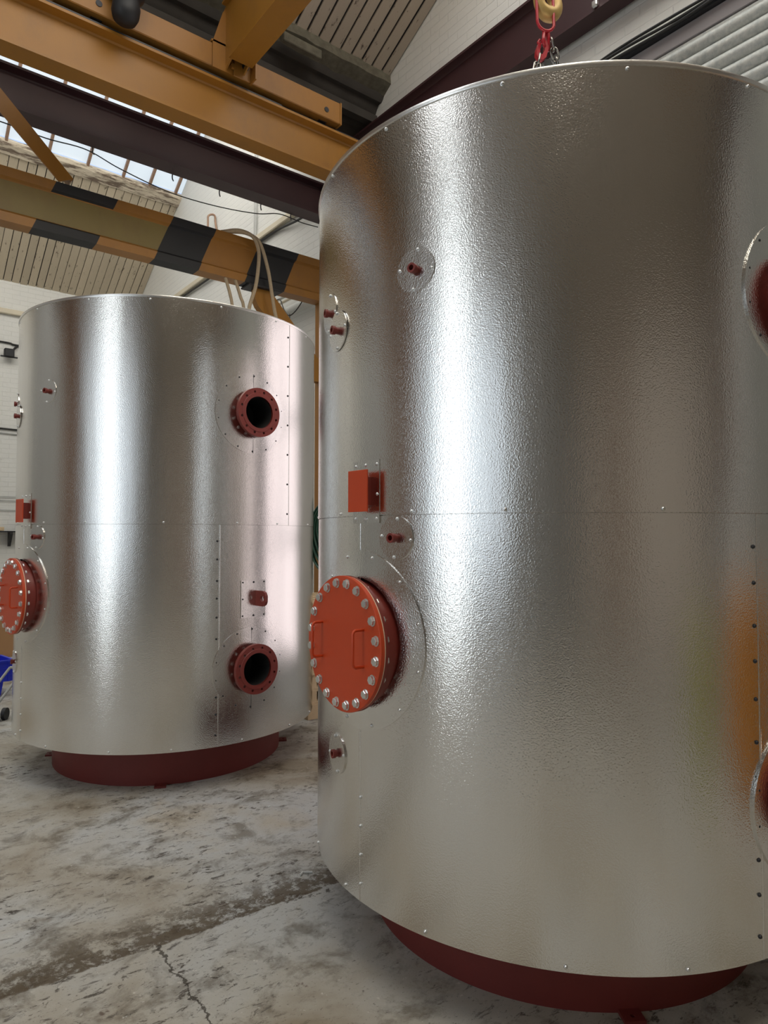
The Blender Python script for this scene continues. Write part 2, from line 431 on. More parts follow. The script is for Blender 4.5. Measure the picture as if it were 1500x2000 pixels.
# timber sill under the far skylight
mb = MB()
prof = [(10.26, -.03), (10.13, -.035), (10.105, -.005), (10.13, .045), (10.30, .03)]
n_ = 80; rnd = [random.uniform(-.006, .006) for _ in range(n_+1)]
vs = []; fs = []
for i in range(n_+1):
    x = XL + (XR-XL)*i/n_
    for k, (y, dz) in enumerate(prof): vs.append((x, y+rnd[i]*(k < 3), roof_far(y)+dz+rnd[(i*7+k) % n_]))
for i in range(n_):
    for k in range(5): a = i*5+k; b = i*5+(k+1) % 5; fs.append((a, b, b+5, a+5))
fs += [(0, 1, 2, 3, 4)[::-1], tuple(n_*5+k for k in range(5))]
struct(obj('trim_1', MB().add(vs, fs), M['ledge'], smooth=False))

# valley: corrugated sheet with its shade in the colour, gutter box and mossy timber under the near boards
mb = MB(); N = 24; vs = []; fs = []
for i in range(N+1):
    t_ = i/N; y = 5.0+.56*t_; z = 5.84-.42*t_ + .018*sin(t_*2*pi*5)
    vs += [(XL, y, z), (XR, y, z)]
for i in range(N): fs.append((2*i, 2*i+1, 2*i+3, 2*i+2))
mb.add(vs, fs); b = len(vs)
mb.add([(x, y, z+.02) for x, y, z in vs], [f[::-1] for f in fs])
mb.box(XL, 5.16, 5.58, XR, 5.24, 5.66)       # dark gutter lip
struct(obj('ceiling_valley_sheet', mb, M['dark_sheet'], smooth=40))
mb = MB(); n_ = 90; vs = []; fs = []
for i in range(n_+1):
    x = XL+(XR-XL)*i/n_; j = lambda: random.uniform(-.007, .007)
    vs += [(x, 4.94+j(), 5.86+j()), (x, 5.06+j(), 5.80+j()), (x, 5.08+j(), 5.92+j()), (x, 4.96+j(), 5.97+j())]
for i in range(n_):
    for k in range(4): a = i*4+k; b_ = i*4+(k+1) % 4; fs.append((a, b_, b_+4, a+4))
struct(obj('trim_2', MB().add(vs, fs), M['far_timber'], smooth=False))
o = tag(obj('timber_offcut', MB().box(2.82, 4.92, 5.74, 3.20, 4.97, 5.82, bev=.006), M['far_timber']), 'loose short length of timber lodged in the dark valley under the mossy beam', 'timber')

# roller shutter in the right wall
mb = MB(); vs = []; fs = []; k_ = 8; p_ = .088; z = 4.50; prof = []
while z > 0.05:
    for i in range(k_):
        u = i/k_; prof.append((XR-.10-.030*sqrt(max(0, 1-(2*u-1)**2)), z-p_*u))
    z -= p_
for x, zz_ in prof: vs += [(x, -1.6, zz_), (x, 2.35, zz_)]
for i in range(len(prof)-1): fs.append((2*i, 2*i+1, 2*i+3, 2*i+2))
mb.add(vs, fs); mb.box(XR-.095, -1.6, .0, XR-.06, 2.35, 4.52)
d1 = struct(obj('door_1', mb, M['shutter'], smooth=50))
obj('door_frame', MB().box(XR-.16, 2.35, 0, XR-.003, 2.44, 4.55).box(XR-.16, -1.7, 0, XR-.003, -1.6, 4.55), M['wall_grey'], d1, smooth=False)
struct(obj('trim_3', MB().box(XR-.10, -1.8, 4.53, XR-.003, 3.1, 4.63, bev=.004), M['wall_grey'], smooth=False))
struct(obj('trim_4', MB().box(XR-.13, -1.8, 4.632, XR-.003, 3.1, 4.66).box(XR-.06, -1.8, 4.66, XR-.003, 3.1, 4.70), M['steel_dark'], smooth=False))
mb = MB()
for k in range(3):
    mb.tube(smoothpath([(XR-.15+.008*sin(i*1.3+k), -1.8+i*.35, 4.645+.02*k+.008*sin(i*2.1+k)) for i in range(15)]), .009, 8)
tag(obj('cable_bundle', mb, M['cable']), 'bundle of dark cables running along the lintel above the roller shutter', 'cable')

# translucent sliding door (left wall, behind the camera's left shoulder)
mb = MB()
mb.box(XL-.12, 1.58, .02, XL-.10, 2.22, 5.88)
d2 = struct(obj('door_2', mb, M['glow_door'], smooth=False))
mb = MB()
for y in (1.53, 2.21): mb.box(XL-.10, y, .02, XL-.05, y+.05, 5.9)
for z in (.02, 2.9, 5.84): mb.box(XL-.098, 1.58, z, XL-.052, 2.21, z+.05)
obj('door_frame', mb, M['grey_paint'], d2, smooth=False)
w6 = struct(obj('window_6', MB().box(XL-.12, 2.27, .9, XL-.10, 3.7, 4.35).box(XL-.12, -.9, .9, XL-.10, 1.52, 4.35), M['glow_win'], smooth=False))
mb = MB()
for y in (-.9, -.3, .3, .9, 2.74, 3.2, 3.66): mb.box(XL-.10, y, .9, XL-.06, y+.04, 4.35)
for z in (.9, 1.75, 2.6, 3.45, 4.31): mb.box(XL-.099, -.9, z, XL-.061, 1.52, z+.04).box(XL-.099, 2.27, z, XL-.061, 3.7, z+.04)
obj('window_frame', mb, M['grey_paint'], w6, smooth=False)
mb = MB().box(XR-.03, 2.52, .5, XR-.02, 4.15, 3.7)  # added glowing pane, gives the far tank its pale pinkish band
w4 = struct(obj('window_4', mb, M['glow_side'], smooth=False))
mb = MB()
for y in (2.47, 3.31, 4.15): mb.box(XR-.06, y, .44, XR-.002, y+.05, 3.76)
for z in (.44, 1.5, 2.6, 3.70): mb.box(XR-.059, 2.47, z, XR-.003, 4.20, z+.05)
obj('window_frame', mb, M['grey_paint'], w4, smooth=False)
# long cream ledge on the right wall and conduits
struct(obj('trim_5', MB().box(XR-.06, 5.0, 5.22, XR-.003, 12.0, 5.30, bev=.01), M['cream_trim'], smooth=False))
struct(obj('trim_6', MB().box(2.6-7.1, YF-.07, 5.06, XR, YF-.003, 5.14, bev=.01), M['cream_trim'], smooth=False))
def pipe(name, pts, r, mat, label, cat='pipe', extra=None, group=None, k=8):
    mb = MB(); mb.tube(smoothpath(pts, k) if k else pts, r, 12)
    if extra: extra(mb)
    return tag(obj(name, mb, mat), label, cat, group)
pipe('wall_cable', [(XR-.03, 12.0, 5.19), (XR-.03, 10.2, 5.195), (XR-.04, 8.6, 5.18), (XR-.03, 7.2, 5.20), (XR-.05, 6.4, 5.12), (XR-.03, 5.4, 5.2)], .013, M['cable'], 'black cable clipped along the underside of the cream ledge on the right wall', 'cable')
pipe('conduit', [(XR-.02, 7.60, 6.9), (XR-.02, 7.61, 6.2), (XR-.02, 7.615, 5.33)], .009, M['grey_paint'], 'thin vertical conduit on the white wall ending at the cream ledge', 'conduit', k=0)
pipe('conduit', [(XR-.02, 7.66, 6.9), (XR-.02, 7.665, 6.2), (XR-.02, 7.67, 5.33)], .005, M['grey_paint'], 'thinner wire beside the vertical conduit above the cream ledge', 'wire', k=0)
def sw(y): return [(3.868, y, 5.70), (3.868, y, 5.92), (3.870, y, 5.985), (3.90, y, 6.02), (3.95, y, 6.035), (3.972, y, 6.01), (3.975, y, 5.95), (3.975, y-.03, 5.86), (3.975, y-.05, 5.78)]
pipe('swan_neck_pipe', sw(8.82), .014, M['rust'], 'thin brown swan neck pipe bent over on the white wall above the striped beam', 'pipe')
pipe('wall_pipe', [(XR-.09, 12, 4.10), (XR-.09, 8, 4.10), (XR-.09, 5, 4.10)], .055, M['pipe_white'], 'thick white painted pipe low along the right wall behind the far tank', 'pipe', k=0)
pipe('light_tube', [(XR-.12, 8.6, 4.285), (XR-.12, 6.35, 4.285)], .02, M['pipe_white'], 'thin white tube on the wall above the thick pipe, near the yellow post', 'pipe', k=0)
pipe('light_tube', [(XR-.12, 9.6, 4.225), (XR-.12, 6.30, 4.225)], .016, M['cream_trim'], 'cream tube just below the thin white tube on the right wall', 'pipe', k=0)
pipe('hanging_wire', [(XR-.15, 6.86, 4.27), (XR-.16, 6.75, 4.24), (XR-.16, 6.66, 4.1), (XR-.16, 6.55, 4.01), (XR-.16, 6.4, 4.03), (XR-.16, 6.2, 4.14)], .006, M['cable'], 'black wire drooping from the white tube over the thick wall pipe', 'wire')
pipe('pull_cord', [(XR-.17, 6.52, 4.02), (XR-.17, 6.52, 3.9), (XR-.17, 6.52, 3.82)], .004, M['cable'], 'short pull cord with a black weight hanging below the thick wall pipe', 'cord', extra=lambda m_: m_.lathe([(0, .0), (.018, .01), (.022, .03), (.012, .06), (0, .07)], 12, Matrix.Translation((XR-.17, 6.52, 3.74))))
# far wall cables
pipe('wall_cable', [(-1, YF-.02, 4.63), (.8, YF-.02, 4.60), (1.9, YF-.02, 4.61), (2.1, YF-.02, 4.59), (2.8, YF-.02, 4.58), (3.98, YF-.02, 4.55)], .014, M['cable'], 'upper black cable on the far white wall with the floodlight below it', 'cable')
pipe('wall_cable', [(-1, YF-.02, 3.26), (1.9, YF-.02, 3.24), (3.98, YF-.02, 3.20)], .014, M['cable'], 'black cable on the far white wall halfway up', 'cable', k=0)
pipe('wall_cable', [(-1, YF-.02, 3.21), (1.9, YF-.02, 3.17), (3.98, YF-.02, 3.12)], .009, M['grey_paint'], 'grey cable just below the black cable on the far white wall', 'cable', k=0)
for i, z in enumerate((2.18, 2.12, 1.97)):
    pipe('wall_wire', [(-1, YF-.02, z), (1.9, YF-.02, z-.01), (3.98, YF-.02, z-.04)], .006, M['grey_paint'], ['topmost of the three thin wires low on the far wall', 'middle of the three thin wires low on the far wall', 'lowest of the three thin wires, above the wall shelf'][i], 'wire', k=0)
fl = empty('floodlight', (1.98, YF-.1, 4.42)); tag(fl, 'small black floodlight on a bent bracket on the far wall beside the left tank', 'floodlight')
obj('lamp_housing', MB().box(-.07, -.06, -.06, .07, .04, .07, bev=.01), M['black'], fl)
obj('bracket', MB().tube(smoothpath([(.05, .03, .05), (.10, .06, .12), (.15, .08, .16), (.25, .085, .15)]), .016, 8).box(-.12, -.03, -.065, .12, .0, -.045), M['black'], fl)
sh = empty('wall_shelf', (2.0, YF-.12, 1.58)); tag(sh, 'small dark steel shelf bracket fixed to the far wall left of the left tank', 'shelf')
obj('shelf_plate', MB().box(-.45, -.10, .03, .40, .11, .05, bev=.003), M['steel_dark'], sh)
obj('bracket', MB().prism([(0, 0), (.2, 0), (.2, -.03), (.03, -.22), (0, -.22)], -.02, .02, T=Matrix.Translation((.05, .115, .03)) @ Matrix(((0, 0, 1, 0), (-1, 0, 0, 0), (0, 1, 0, 0), (0, 0, 0, 1)))), M['steel_dark'], sh)
tag(obj('wood_block', MB().box(1.72, YF-.2, 1.632, 1.95, YF-.04, 1.69, bev=.005), M['wood']), 'short wooden block lying on the small dark wall shelf', 'block')

# ================================================================== STEELWORK
def ibeam(mb, L0, L1, yc, z0, z1, w, tf=.02, tw=.012, axis='X', mi=0, lip=True):
    """I section running along X (or Y) with web on yc"""
    h = w/2
    P = [(-h, z0), (h, z0), (h, z0+tf), (tw/2+.012, z0+tf*1.5), (tw/2, z0+tf*2), (tw/2, z1-tf*2), (tw/2+.012, z1-tf*1.5), (h, z1-tf), (h, z1), (-h, z1), (-h, z1-tf), (-tw/2-.012, z1-tf*1.5), (-tw/2, z1-tf*2), (-tw/2, z0+tf*2), (-tw/2-.012, z0+tf*1.5), (-h, z0+tf)]
    if axis == 'X': T = Matrix(((0, 0, 1, 0), (1, 0, 0, yc), (0, 1, 0, 0), (0, 0, 0, 1)))
    else: T = Matrix(((1, 0, 0, yc), (0, 0, 1, 0), (0, 1, 0, 0), (0, 0, 0, 1)))
    mb.prism(P, L0, L1, T=T, mi=mi)
# purple main beams
pb = obj('steel_beam', (lambda b: (ibeam(b, XL+.01, XR-.01, 6.025, 4.92, 5.27, .19), b)[1])(MB()), M['purple'], smooth=30)
tag(pb, 'dark purple brown steel beam crossing behind the yellow crane beam, under the skylight', 'beam')
for i, x in enumerate((1.10, 1.62, 2.33, 2.80, 3.25, 3.6)):
    obj('cable_hook', MB().tube(smoothpath([(x, 6.11, 4.93), (x, 6.125, 4.91), (x, 6.12, 4.88), (x+.02, 6.15, 4.88)], 4), .006, 6), M['steel_dark'], pb)
pb2 = obj('steel_beam', (lambda b: (ibeam(b, YB+.01, 5.90, 3.905, 5.05, 5.48, .13, axis='Y'), b)[1])(MB()), M['purple'], smooth=30)
tag(pb2, 'purple brown steel beam running along the right wall behind the crane hook', 'beam')
obj('beam_clip', MB().box(3.81, 2.56, 5.06, 3.839, 2.60, 5.10, bev=.006), M['zinc'], pb2)
obj('beam_clip', MB().box(3.80, 4.13, 5.06, 3.839, 4.18, 5.12, bev=.006), M['steel_dark'], pb2)
fc = [(0, 6.25, 4.95), (.931, 6.25, 4.949), (1.277, 6.25, 4.936), (1.599, 6.25, 4.954), (1.896, 6.25, 4.881), (2.347, 6.25, 4.813), (2.813, 6.25, 4.822), (3.264, 6.25, 4.88), (3.54, 6.25, 4.957), (3.817, 6.25, 4.944), (4.02, 6.25, 4.954)]
pipe('festoon_cable', [(x*.984, y*.984, 1.55+(z-1.55)*.984) for x, y, z in fc], .005, M['cable'], 'thin black cable sagging in loops below the purple beam', 'cable')

# crane runway beam (yellow) with rail
YR = 4.915
rb = empty('crane_runway_beam', (0, YR, 4.71))
tag(rb, 'big yellow steel crane runway beam crossing the top left of the picture', 'crane beam')
mb = MB(); ibeam(mb, XL+.01, XR-.02, 0, 0, .38, .17, tf=.02, tw=.014); obj('beam_web', mb, M['yellow'], rb, smooth=30)
obj('crane_rail', MB().box(XL+.02, -.035, .381, XR-.05, .035, .428, bev=.004).box(XL+.02, -.085, .3805, 2.75, .06, .392), M['steel_dark'], rb, smooth=30)
# travelling crane: end carriage on the rail, bridge girder towards the camera
cr = empty('travelling_crane', (2.32, YR, 5.139)); ci = Matrix.Translation((-2.32, -YR, -5.139))
tag(cr, 'yellow travelling crane bridge with its long end carriage riding on the runway beam', 'crane')
obj('end_carriage', MB().box(1.02, 4.815, 5.152, 3.325, 5.015, 5.337, bev=.006).box(3.322, 4.810, 5.145, 3.336, 5.02, 5.34).box(3.0, 4.8145, 5.152, 3.004, 4.82, 5.337), M['yellow2'], cr, T=ci)
for x in (1.3, 3.18):
    obj('carriage_wheel', MB().cyl(.073, -.045, .045, n=28, T=Matrix.Translation((x, YR, 5.213)) @ Matrix.Rotation(pi/2, 4, 'X')).cyl(.022, -.125, .105, n=20, T=Matrix.Translation((x, YR, 5.225)) @ Matrix.Rotation(pi/2, 4, 'X')), M['steel_dark'], cr, T=ci)
TT = Matrix(((0, 0, 1, 0), (1, 0, 0, 0), (0, 1, 0, 0), (0, 0, 0, 1)))
g = MB()
wp = [(5.0, 5.338), (5.0, 5.53), (4.82, 5.66), (-2.5, 5.66), (-2.5, 5.20), (4.70, 5.20), (4.80, 5.16), (4.80, 5.338)]
g.prism(wp, 2.235, 2.247, T=TT).prism(wp, 2.378, 2.390, T=TT)
g.box(2.215, -2.5, 5.188, 2.41, 4.70, 5.20).box(2.20, -2.5, 5.66, 2.43, 4.80, 5.675)
obj('bridge_girder', g, M['yellow'], cr, T=ci, smooth=False)
obj('end_bracket', MB().box(2.30, 4.784, 5.13, 2.45, 4.798, 5.285, bev=.004).prism([(2.13, 5.14), (2.45, 5.14), (2.45, 5.72), (2.27, 5.72), (2.21, 5.60), (2.13, 5.34)], -4.812, -4.80, T=Matrix(((1, 0, 0, 0), (0, 0, -1, 0), (0, 1, 0, 0), (0, 0, 0, 1)))).box(2.44, 4.70, 5.12, 2.452, 4.80, 5.27).box(2.12, 4.80, 5.34, 2.235, 4.99, 5.355), M['yellow2'], cr, T=ci, smooth=False)
Ty = lambda x, y, z: Matrix.Translation((x, y, z)) @ Matrix.Rotation(pi/2, 4, 'X')
obj('pivot_bolt', MB().cyl(.024, .0, .03, n=6, T=Ty(2.395, 4.782, 5.235)).cyl(.028, -.002, .005, n=24, T=Ty(2.395, 4.782, 5.235)), M['steel_dark'], cr, T=ci)
obj('bracket_bolt', MB().cyl(.02, .0, .02, n=6, T=Ty(2.29, 4.795, 5.20)), M['yellow2'], cr, T=ci)
mm = MB(); mm.lathe([(0, 0), (.045, .006), (.078, .03), (.092, .07), (.092, .13), (.078, .17), (.082, .19), (.105, .22), (.112, .30), (.112, .6), (0, .62)], 28)
obj('drive_motor', mm, M['black'], cr, T=ci @ Matrix.Translation((1.43, 4.69, 5.07)) @ Matrix.Rotation(radians(8), 4, 'Y'))
obj('gearbox', MB().box(1.34, 4.72, 5.30, 1.56, 4.83, 5.50, bev=.015), M['black'], cr, T=ci)
obj('carriage_step', MB().box(1.02, 4.76, 5.34, 1.22, 4.99, 5.46), M['steel_dark'], cr, T=ci)
hx, hy = 2.488, 1.94
hb = obj('hoist', MB().box(-.20, -.30, .02, .20, .30, .30, bev=.03).cyl(.12, -.45, .45, n=28, T=Matrix.Translation((0, 0, .15)) @ Matrix.Rotation(pi/2, 4, 'X')), M['yellow2'], cr, T=ci @ Matrix.Translation((hx-.1, hy, 4.86)))

# jib: striped beam
jb = empty('striped_crane_beam', (3.85, 5.88, 0))
tag(jb, 'yellow steel crane beam with black hazard stripes, on a yellow post behind the far tank', 'crane beam')
y0, z0, z1 = 5.88, 3.956, 4.379
def striped():
    # section (front = -Y) described as polyline; stations slanted along X
    P = [(-.07, z0), (-.07, z0+.070), (-.048, z0+.088), (-.040, z0+.095), (-.040, z1-.095), (-.048, z1-.088), (-.07, z1-.075), (-.07, z1), (.07, z1), (.07, z1-.03), (.012, z1-.07), (.012, z0+.1), (.07, z0+.03), (.07, z0)]
    sl = .40   # slant of the stripe edges: x shift per metre height
    xs = [XL+.02, -2.2, -1.2, .2, 1.14, 1.62, 2.10, 2.505, 2.96, 3.385, 3.84]
    # what colour each band has: 0 amber,1 black,2 olive
    kind = ['plain', 'full', 'plain', 'olive', 'patch', 'olive2', 'full', 'plain', 'full', 'plain']
    mb = MB(); n = len(P)
    for x0_, x1_, kd in zip(xs[:-1], xs[1:], kind):
        e = lambda x, z: x + (sl*(z-z0-.1) if x not in (xs[0], xs[-1]) else 0)
        vs = [(e(x0_, z), y0+y, z) for y, z in P] + [(e(x1_, z), y0+y, z) for y, z in P]
        for k in range(n):
            k2 = (k+1) % n; mi = 0
            if kd == 'full': mi = 1
            elif kd in ('olive', 'patch', 'olive2'):
                if k == 3: mi = 2
                elif kd == 'patch' and k in (0, 1, 5, 6, 7, 13): mi = 1
            mb.add([vs[k], vs[k+n], vs[k2+n], vs[k2]], [(0, 1, 2, 3)], mi=mi)
    endp = [(xs[-1], y0+y, z) for y, z in P]; mb.add(endp, [tuple(range(n))])
    endp = [(xs[0], y0+y, z) for y, z in P]; mb.add(endp, [tuple(range(n-1, -1, -1))])
    return mb
inv = Matrix.Translation((-3.85, -5.88, 0))
obj('striped_beam', striped(), [M['yellow2'], M['black'], M['olive']], jb, T=inv, smooth=False)
obj('post', MB().box(3.80, 5.81, 0, 3.815, 5.95, z0).box(3.905, 5.81, 0, 3.92, 5.95, z0).box(3.815, 5.873, 0, 3.905, 5.887, z0).box(3.70, 5.76, 0, 3.98, 6.0, .02), M['yellow2'], jb, T=inv, smooth=False)
obj('knee_brace', MB().prism([(3.05, z0), (3.20, z0), (3.23, z0-.03), (3.80, 3.33), (3.80, 3.13), (3.72, 3.13), (3.08, 3.77), (3.05, 3.83)], -.04, .04, T=Matrix(((1, 0, 0, 0), (0, 0, -1, 5.88), (0, 1, 0, 0), (0, 0, 0, 1)))), M['yellow'], jb, T=inv, smooth=False)
tr = MB()
a_ = Vector((1.34, 5.86, z1)); b_ = Vector((.2, 5.86, 5.52)); d = (b_-a_).normalized(); n2 = Vector((d.z, 0, -d.x))*.075
for yy0, yy1 in ((5.80, 5.815), (5.815, 5.92)):
    w_ = n2 if yy0 == 5.80 else n2*.15
    off = n2*.85 if yy0 != 5.80 else Vector((0, 0, 0))
    q = [a_+w_+off, a_-w_+off, b_-w_+off, b_+w_+off]
    vs = [(p.x, yy0, max(p.z, z1-.0) if i < 2 else p.z) for i, p in enumerate(q)] + [(p.x, yy1, max(p.z, z1-.0) if i < 2 else p.z) for i, p in enumerate(q)]
    tr.add(vs, [(0, 1, 2, 3), (7, 6, 5, 4), (0, 4, 5, 1), (1, 5, 6, 2), (2, 6, 7, 3), (3, 7, 4, 0)])
obj('upper_brace', tr, M['yellow2'], jb, T=inv, smooth=False)
obj('joint_clamp', MB().box(2.96, 5.79, z0-.02, 3.32, 5.97, z0-.001, bev=.004), M['steel_dark'], jb, T=inv)
# slings hanging from the beam
tag(obj('rope_sling', MB().tube(smoothpath([(2.70, 5.86, 4.39), (2.83, 5.76, 4.405), (2.95, 5.72, 4.37), (3.01, 5.72, 4.28), (3.02, 5.72, 4.15), (2.98, 5.70, 3.9), (2.905, 5.68, 3.67), (2.87, 5.6, 3.5), (2.80, 5.5, 3.08)]), .017, 10), M['rope']), 'beige sling looped over the striped beam, its left fall curving down in front', 'sling')
tag(obj('rope_sling', MB().tube(smoothpath([(2.76, 5.84, 4.40), (2.90, 5.78, 4.41), (3.0, 5.73, 4.36), (3.054, 5.72, 4.28), (3.122, 5.72, 4.077), (3.168, 5.72, 3.84), (3.197, 5.70, 3.648), (3.22, 5.55, 3.3)]), .017, 10), M['rope']), 'beige sling looped over the striped beam, its right fall hanging straight', 'sling')
tag(obj('rope_sling', MB().tube(smoothpath([(2.735, 5.83, 3.954), (2.742, 5.80, 3.88), (2.75, 5.76, 3.78), (2.755, 5.72, 3.652), (2.70, 5.5, 3.2)]), .015, 10), M['rope']), 'beige sling end hanging below the striped beam, leftmost of the slings', 'sling')
tag(obj('rope_sling', MB().tube(smoothpath([(2.835, 5.83, 3.954), (2.845, 5.80, 3.88), (2.855, 5.76, 3.78), (2.868, 5.72, 3.662), (2.78, 5.52, 3.2)]), .015, 10), M['rope']), 'beige sling end hanging below the striped beam, second from the left', 'sling')

# ================================================================== THE TANK
R, ZT, ZS, ZB, SR = 1.0334, 3.0, 1.624, .269, .786
C1 = (2.488, 1.9397); C2 = (1.9245, 4.9508); ROT2 = 9.2
def fr(az, z, off=0):
    """frame on the shell: x = along the circumference, y = up, z = outwards"""
    a = radians(az); n = Vector((cos(a), sin(a), 0)); t = Vector((-sin(a), cos(a), 0))
    T = Matrix((t, Vector((0, 0, 1)), n)).transposed().to_4x4(); T.translation = n*(R+off)+Vector((0, 0, z)); return T
def wrap(mb, az0, z0, ro, h0=.0035, ri=0, rings=(1, .8, .55, .3), nseg=64, raise_=0, off=0, flat=0):
    """disc of sheet wrapped round the shell, with a lip"""
    vs = []; fs = []
    rr = [(ro, 0.0), (ro, h0)] + [(ro*k, h0) for k in rings[1:] if ro*k > ri+.01]
    rr.append((max(ri, .0005), h0))
    for rad, h_ in rr:
        k = 0 if rad >= ro*.999 else (ro-rad)/(ro-ri+1e-6)
        hh = h_ + raise_*k*k
        for i in range(nseg):
            th = 2*pi*i/nseg; a = radians(az0)+rad*cos(th)/R; rad2 = R+off+hh+(flat*(R/cos(rad*cos(th)/R)-R) if hh else 0)
            vs.append((rad2*cos(a), rad2*sin(a), z0+rad*sin(th)))
    m_ = len(rr)
    for k in range(m_-1):
        for i in range(nseg):
            j = (i+1) % nseg; fs.append((k*nseg+i, k*nseg+j, (k+1)*nseg+j, (k+1)*nseg+i))
    mb.add(vs, fs); return mb
def wrap_rect(mb, az0, z0, w, h, h0=.003):
    nx = 8; vs = []; fs = []
    for hh in (0, h0):
        for zv in (z0-h/2, z0+h/2):
            for i in range(nx+1):
                a = radians(az0)+(-w/2+w*i/nx)/R; hh = hh and h0+.6*(R/cos((-w/2+w*i/nx)/R)-R); vs.append(((R+hh)*cos(a), (R+hh)*sin(a), zv))
    n1 = nx+1; o_ = 2*n1
    for i in range(nx):
        fs += [(o_+i, o_+i+1, o_+n1+i+1, o_+n1+i), (i, i+1, o_+i+1, o_+i), (n1+i+1, n1+i, o_+n1+i, o_+n1+i+1)]
    fs += [(n1, 0, o_, o_+n1), (nx, n1+nx, o_+n1+nx, o_+nx)]
    mb.add(vs, fs); return mb

screw_me = MB().lathe([(.0068, 0), (.0068, .0012), (.0055, .0015), (.005, .004), (.003, .0055), (0, .0058)], 10).mesh('screw', M['zinc'], 50)
dark_screw_me = MB().lathe([(.0068, 0), (.0068, .0012), (.0055, .0015), (.005, .004), (.003, .0055), (0, .0058)], 10).mesh('screw', M['steel_dark'], 50)
def screw(parent, az, z, off=.003, me=None): return link('screw', me or screw_me, parent, fr(az, z, off))
deg = 180/pi/R

def build_tank(name):
    t = empty(name)
    NS = 256
    def shell(prof_edges, zs, rad, name):
        mb = MB(); n = NS; vs = []; fs = []
        for r_, z_ in prof_edges[0] + [(rad, z_) for z_ in zs] + prof_edges[1]:
            vs += [(r_*cos(2*pi*i/n), r_*sin(2*pi*i/n), z_) for i in range(n)]
        m_ = len(vs)//n
        for k in range(m_-1):
            for i in range(n):
                j = (i+1) % n; zc = (vs[k*n][2]+vs[(k+1)*n][2])/2; az = 360*(i+.5)/n
                cut = False
                for fa, fz, fr_ in ((267.1, 2.333, .165), (267.1, .722, .165), (177.3, 1.173, .25)):
                    if ((az-fa)/deg)**2+(zc-fz)**2 < fr_**2: cut = True
                if not cut: fs.append((k*n+i, k*n+j, (k+1)*n+j, (k+1)*n+i))
        obj(name, mb.add(vs, fs), M['alu'], t, smooth=30)
    zz1 = [ZS+(ZT-.004-ZS)*k/40 for k in range(41)]
    shell([[(R-.003, ZS+.0005)], [(R-.012, ZT-.004)]], zz1, R+.0025, 'upper_cladding')
    zz2 = [ZB+(ZS-.0025-ZB)*k/40 for k in range(41)]
    shell([[(SR-.01, ZB+.004), (R-.006, ZB-.001)], [(R-.006, ZS-.0015), (R-.006, ZS+.03)]], zz2, R, 'lower_cladding')
    obj('vessel_wall', MB().lathe([(R-.16, ZB+.02), (R-.16, ZT-.03)], 96), M['black_inside'], t)
    obj('top_cover', MB().lathe([(0.001, ZT+.02), (.5, ZT+.012), (R-.004, ZT-.012)], 128), M['alu'], t)
    rim = MB().lathe([(R-.010, ZT-.012), (R+.006, ZT-.012), (R+.0075, ZT-.006), (R+.006, ZT+.002), (R-.002, ZT+.004), (R-.012, ZT)], NS, closed=True)
    obj('top_rim', rim, M['alu_rim'], t, smooth=40)
    sk = MB().lathe([(SR-.02, 0), (SR, 0), (SR, ZB+.01), (SR-.02, ZB+.01)], 160, closed=True)
    sk = obj('support_skirt', sk, M['skirt'], t)
    for az in (54, 145, 235.5, 325):
        T = fr(az, 0); T.translation = Vector((cos(radians(az))*(SR-.002), sin(radians(az))*(SR-.002), 0))
        obj('foot_tab', MB().prism([(-.035, 0), (.035, 0), (.035, .06), (-.035, .06)], 0, .012, holes=[circ(.008, 14, 0, .035)], T=Matrix(((1, 0, 0, 0), (0, 0, 1, 0), (0, 1, 0, 0), (0, 0, 0, 1)))), M['skirt'], sk, T=T, smooth=False)
    # lifting eyes on the cover
    for az in (50, 230):
        a = radians(az); c = Vector((cos(a)*.42, sin(a)*.42, ZT+.005))
        T = Matrix.Translation(c) @ Matrix.Rotation(a, 4, 'Z') @ Matrix.Rotation(pi/2, 4, 'X')
        obj('lifting_eye', MB().prism([(-.05, 0), (.05, 0), (.05, .06)] + [(.05*cos(k*pi/8), .06+.05*sin(k*pi/8)) for k in range(1, 8)] + [(-.05, .06)], -.008, .008, holes=[circ(.022, 16, 0, .06)]), M['oxide'], t, T=T, smooth=False)
    # seams in the sheets
    for az, za, zb in ((285.2, ZS, ZT-.012), (254.8, ZB, ZS-.003), (178, ZB, ZS-.003), (60, ZS, ZT-.012), (15, ZB, ZS-.003)):
        a0 = radians(az); vs = []; n_ = 7; rr_ = R+(.0025 if za >= ZS else 0)
        s_ = MB()
        for i in range(n_):
            a = a0+i*.0012/R; h = .0016*(1 if 0 < i < n_-1 else .0)
            vs += [((rr_+h)*cos(a), (rr_+h)*sin(a), za), ((rr_+h)*cos(a), (rr_+h)*sin(a), zb)]
        s_.add(vs, [(2*i, 2*i+2, 2*i+3, 2*i+1) for i in range(n_-1)])
        obj('sheet_seam', s_, M['alu'], t, smooth=60)
    # screws
    for k in range(16):
        az = 7+22.5*k
        if 95 < az < 150 and k % 2: continue
        screw(t, az+1.0*sin(k*3.7), ZT-.024, .0025)
        screw(t, az+9+1.5*sin(k*2.3), ZB+.016, 0)
        screw(t, az+4+3*sin(k*1.9), ZS+.010, .0025)
    for k in range(11): screw(t, 254.1, .34+.118*k+.008*sin(k*2.2), 0, dark_screw_me)
    for k in range(7): screw(t, 284.4, 1.70+.20*k, .0025, dark_screw_me)
    for k in range(4): screw(t, 178.5, .33+.1*k, 0)
    # small sockets with round cover plates
    sockets = [(193.4, 2.442, .076, .028, 0), (163.6, 2.432, .080, .024, 0), (169.0, 2.337, .078, .028, .004), (188.7, 1.545, .075, .032, 0), (168.8, .737, .074, .022, 0)]
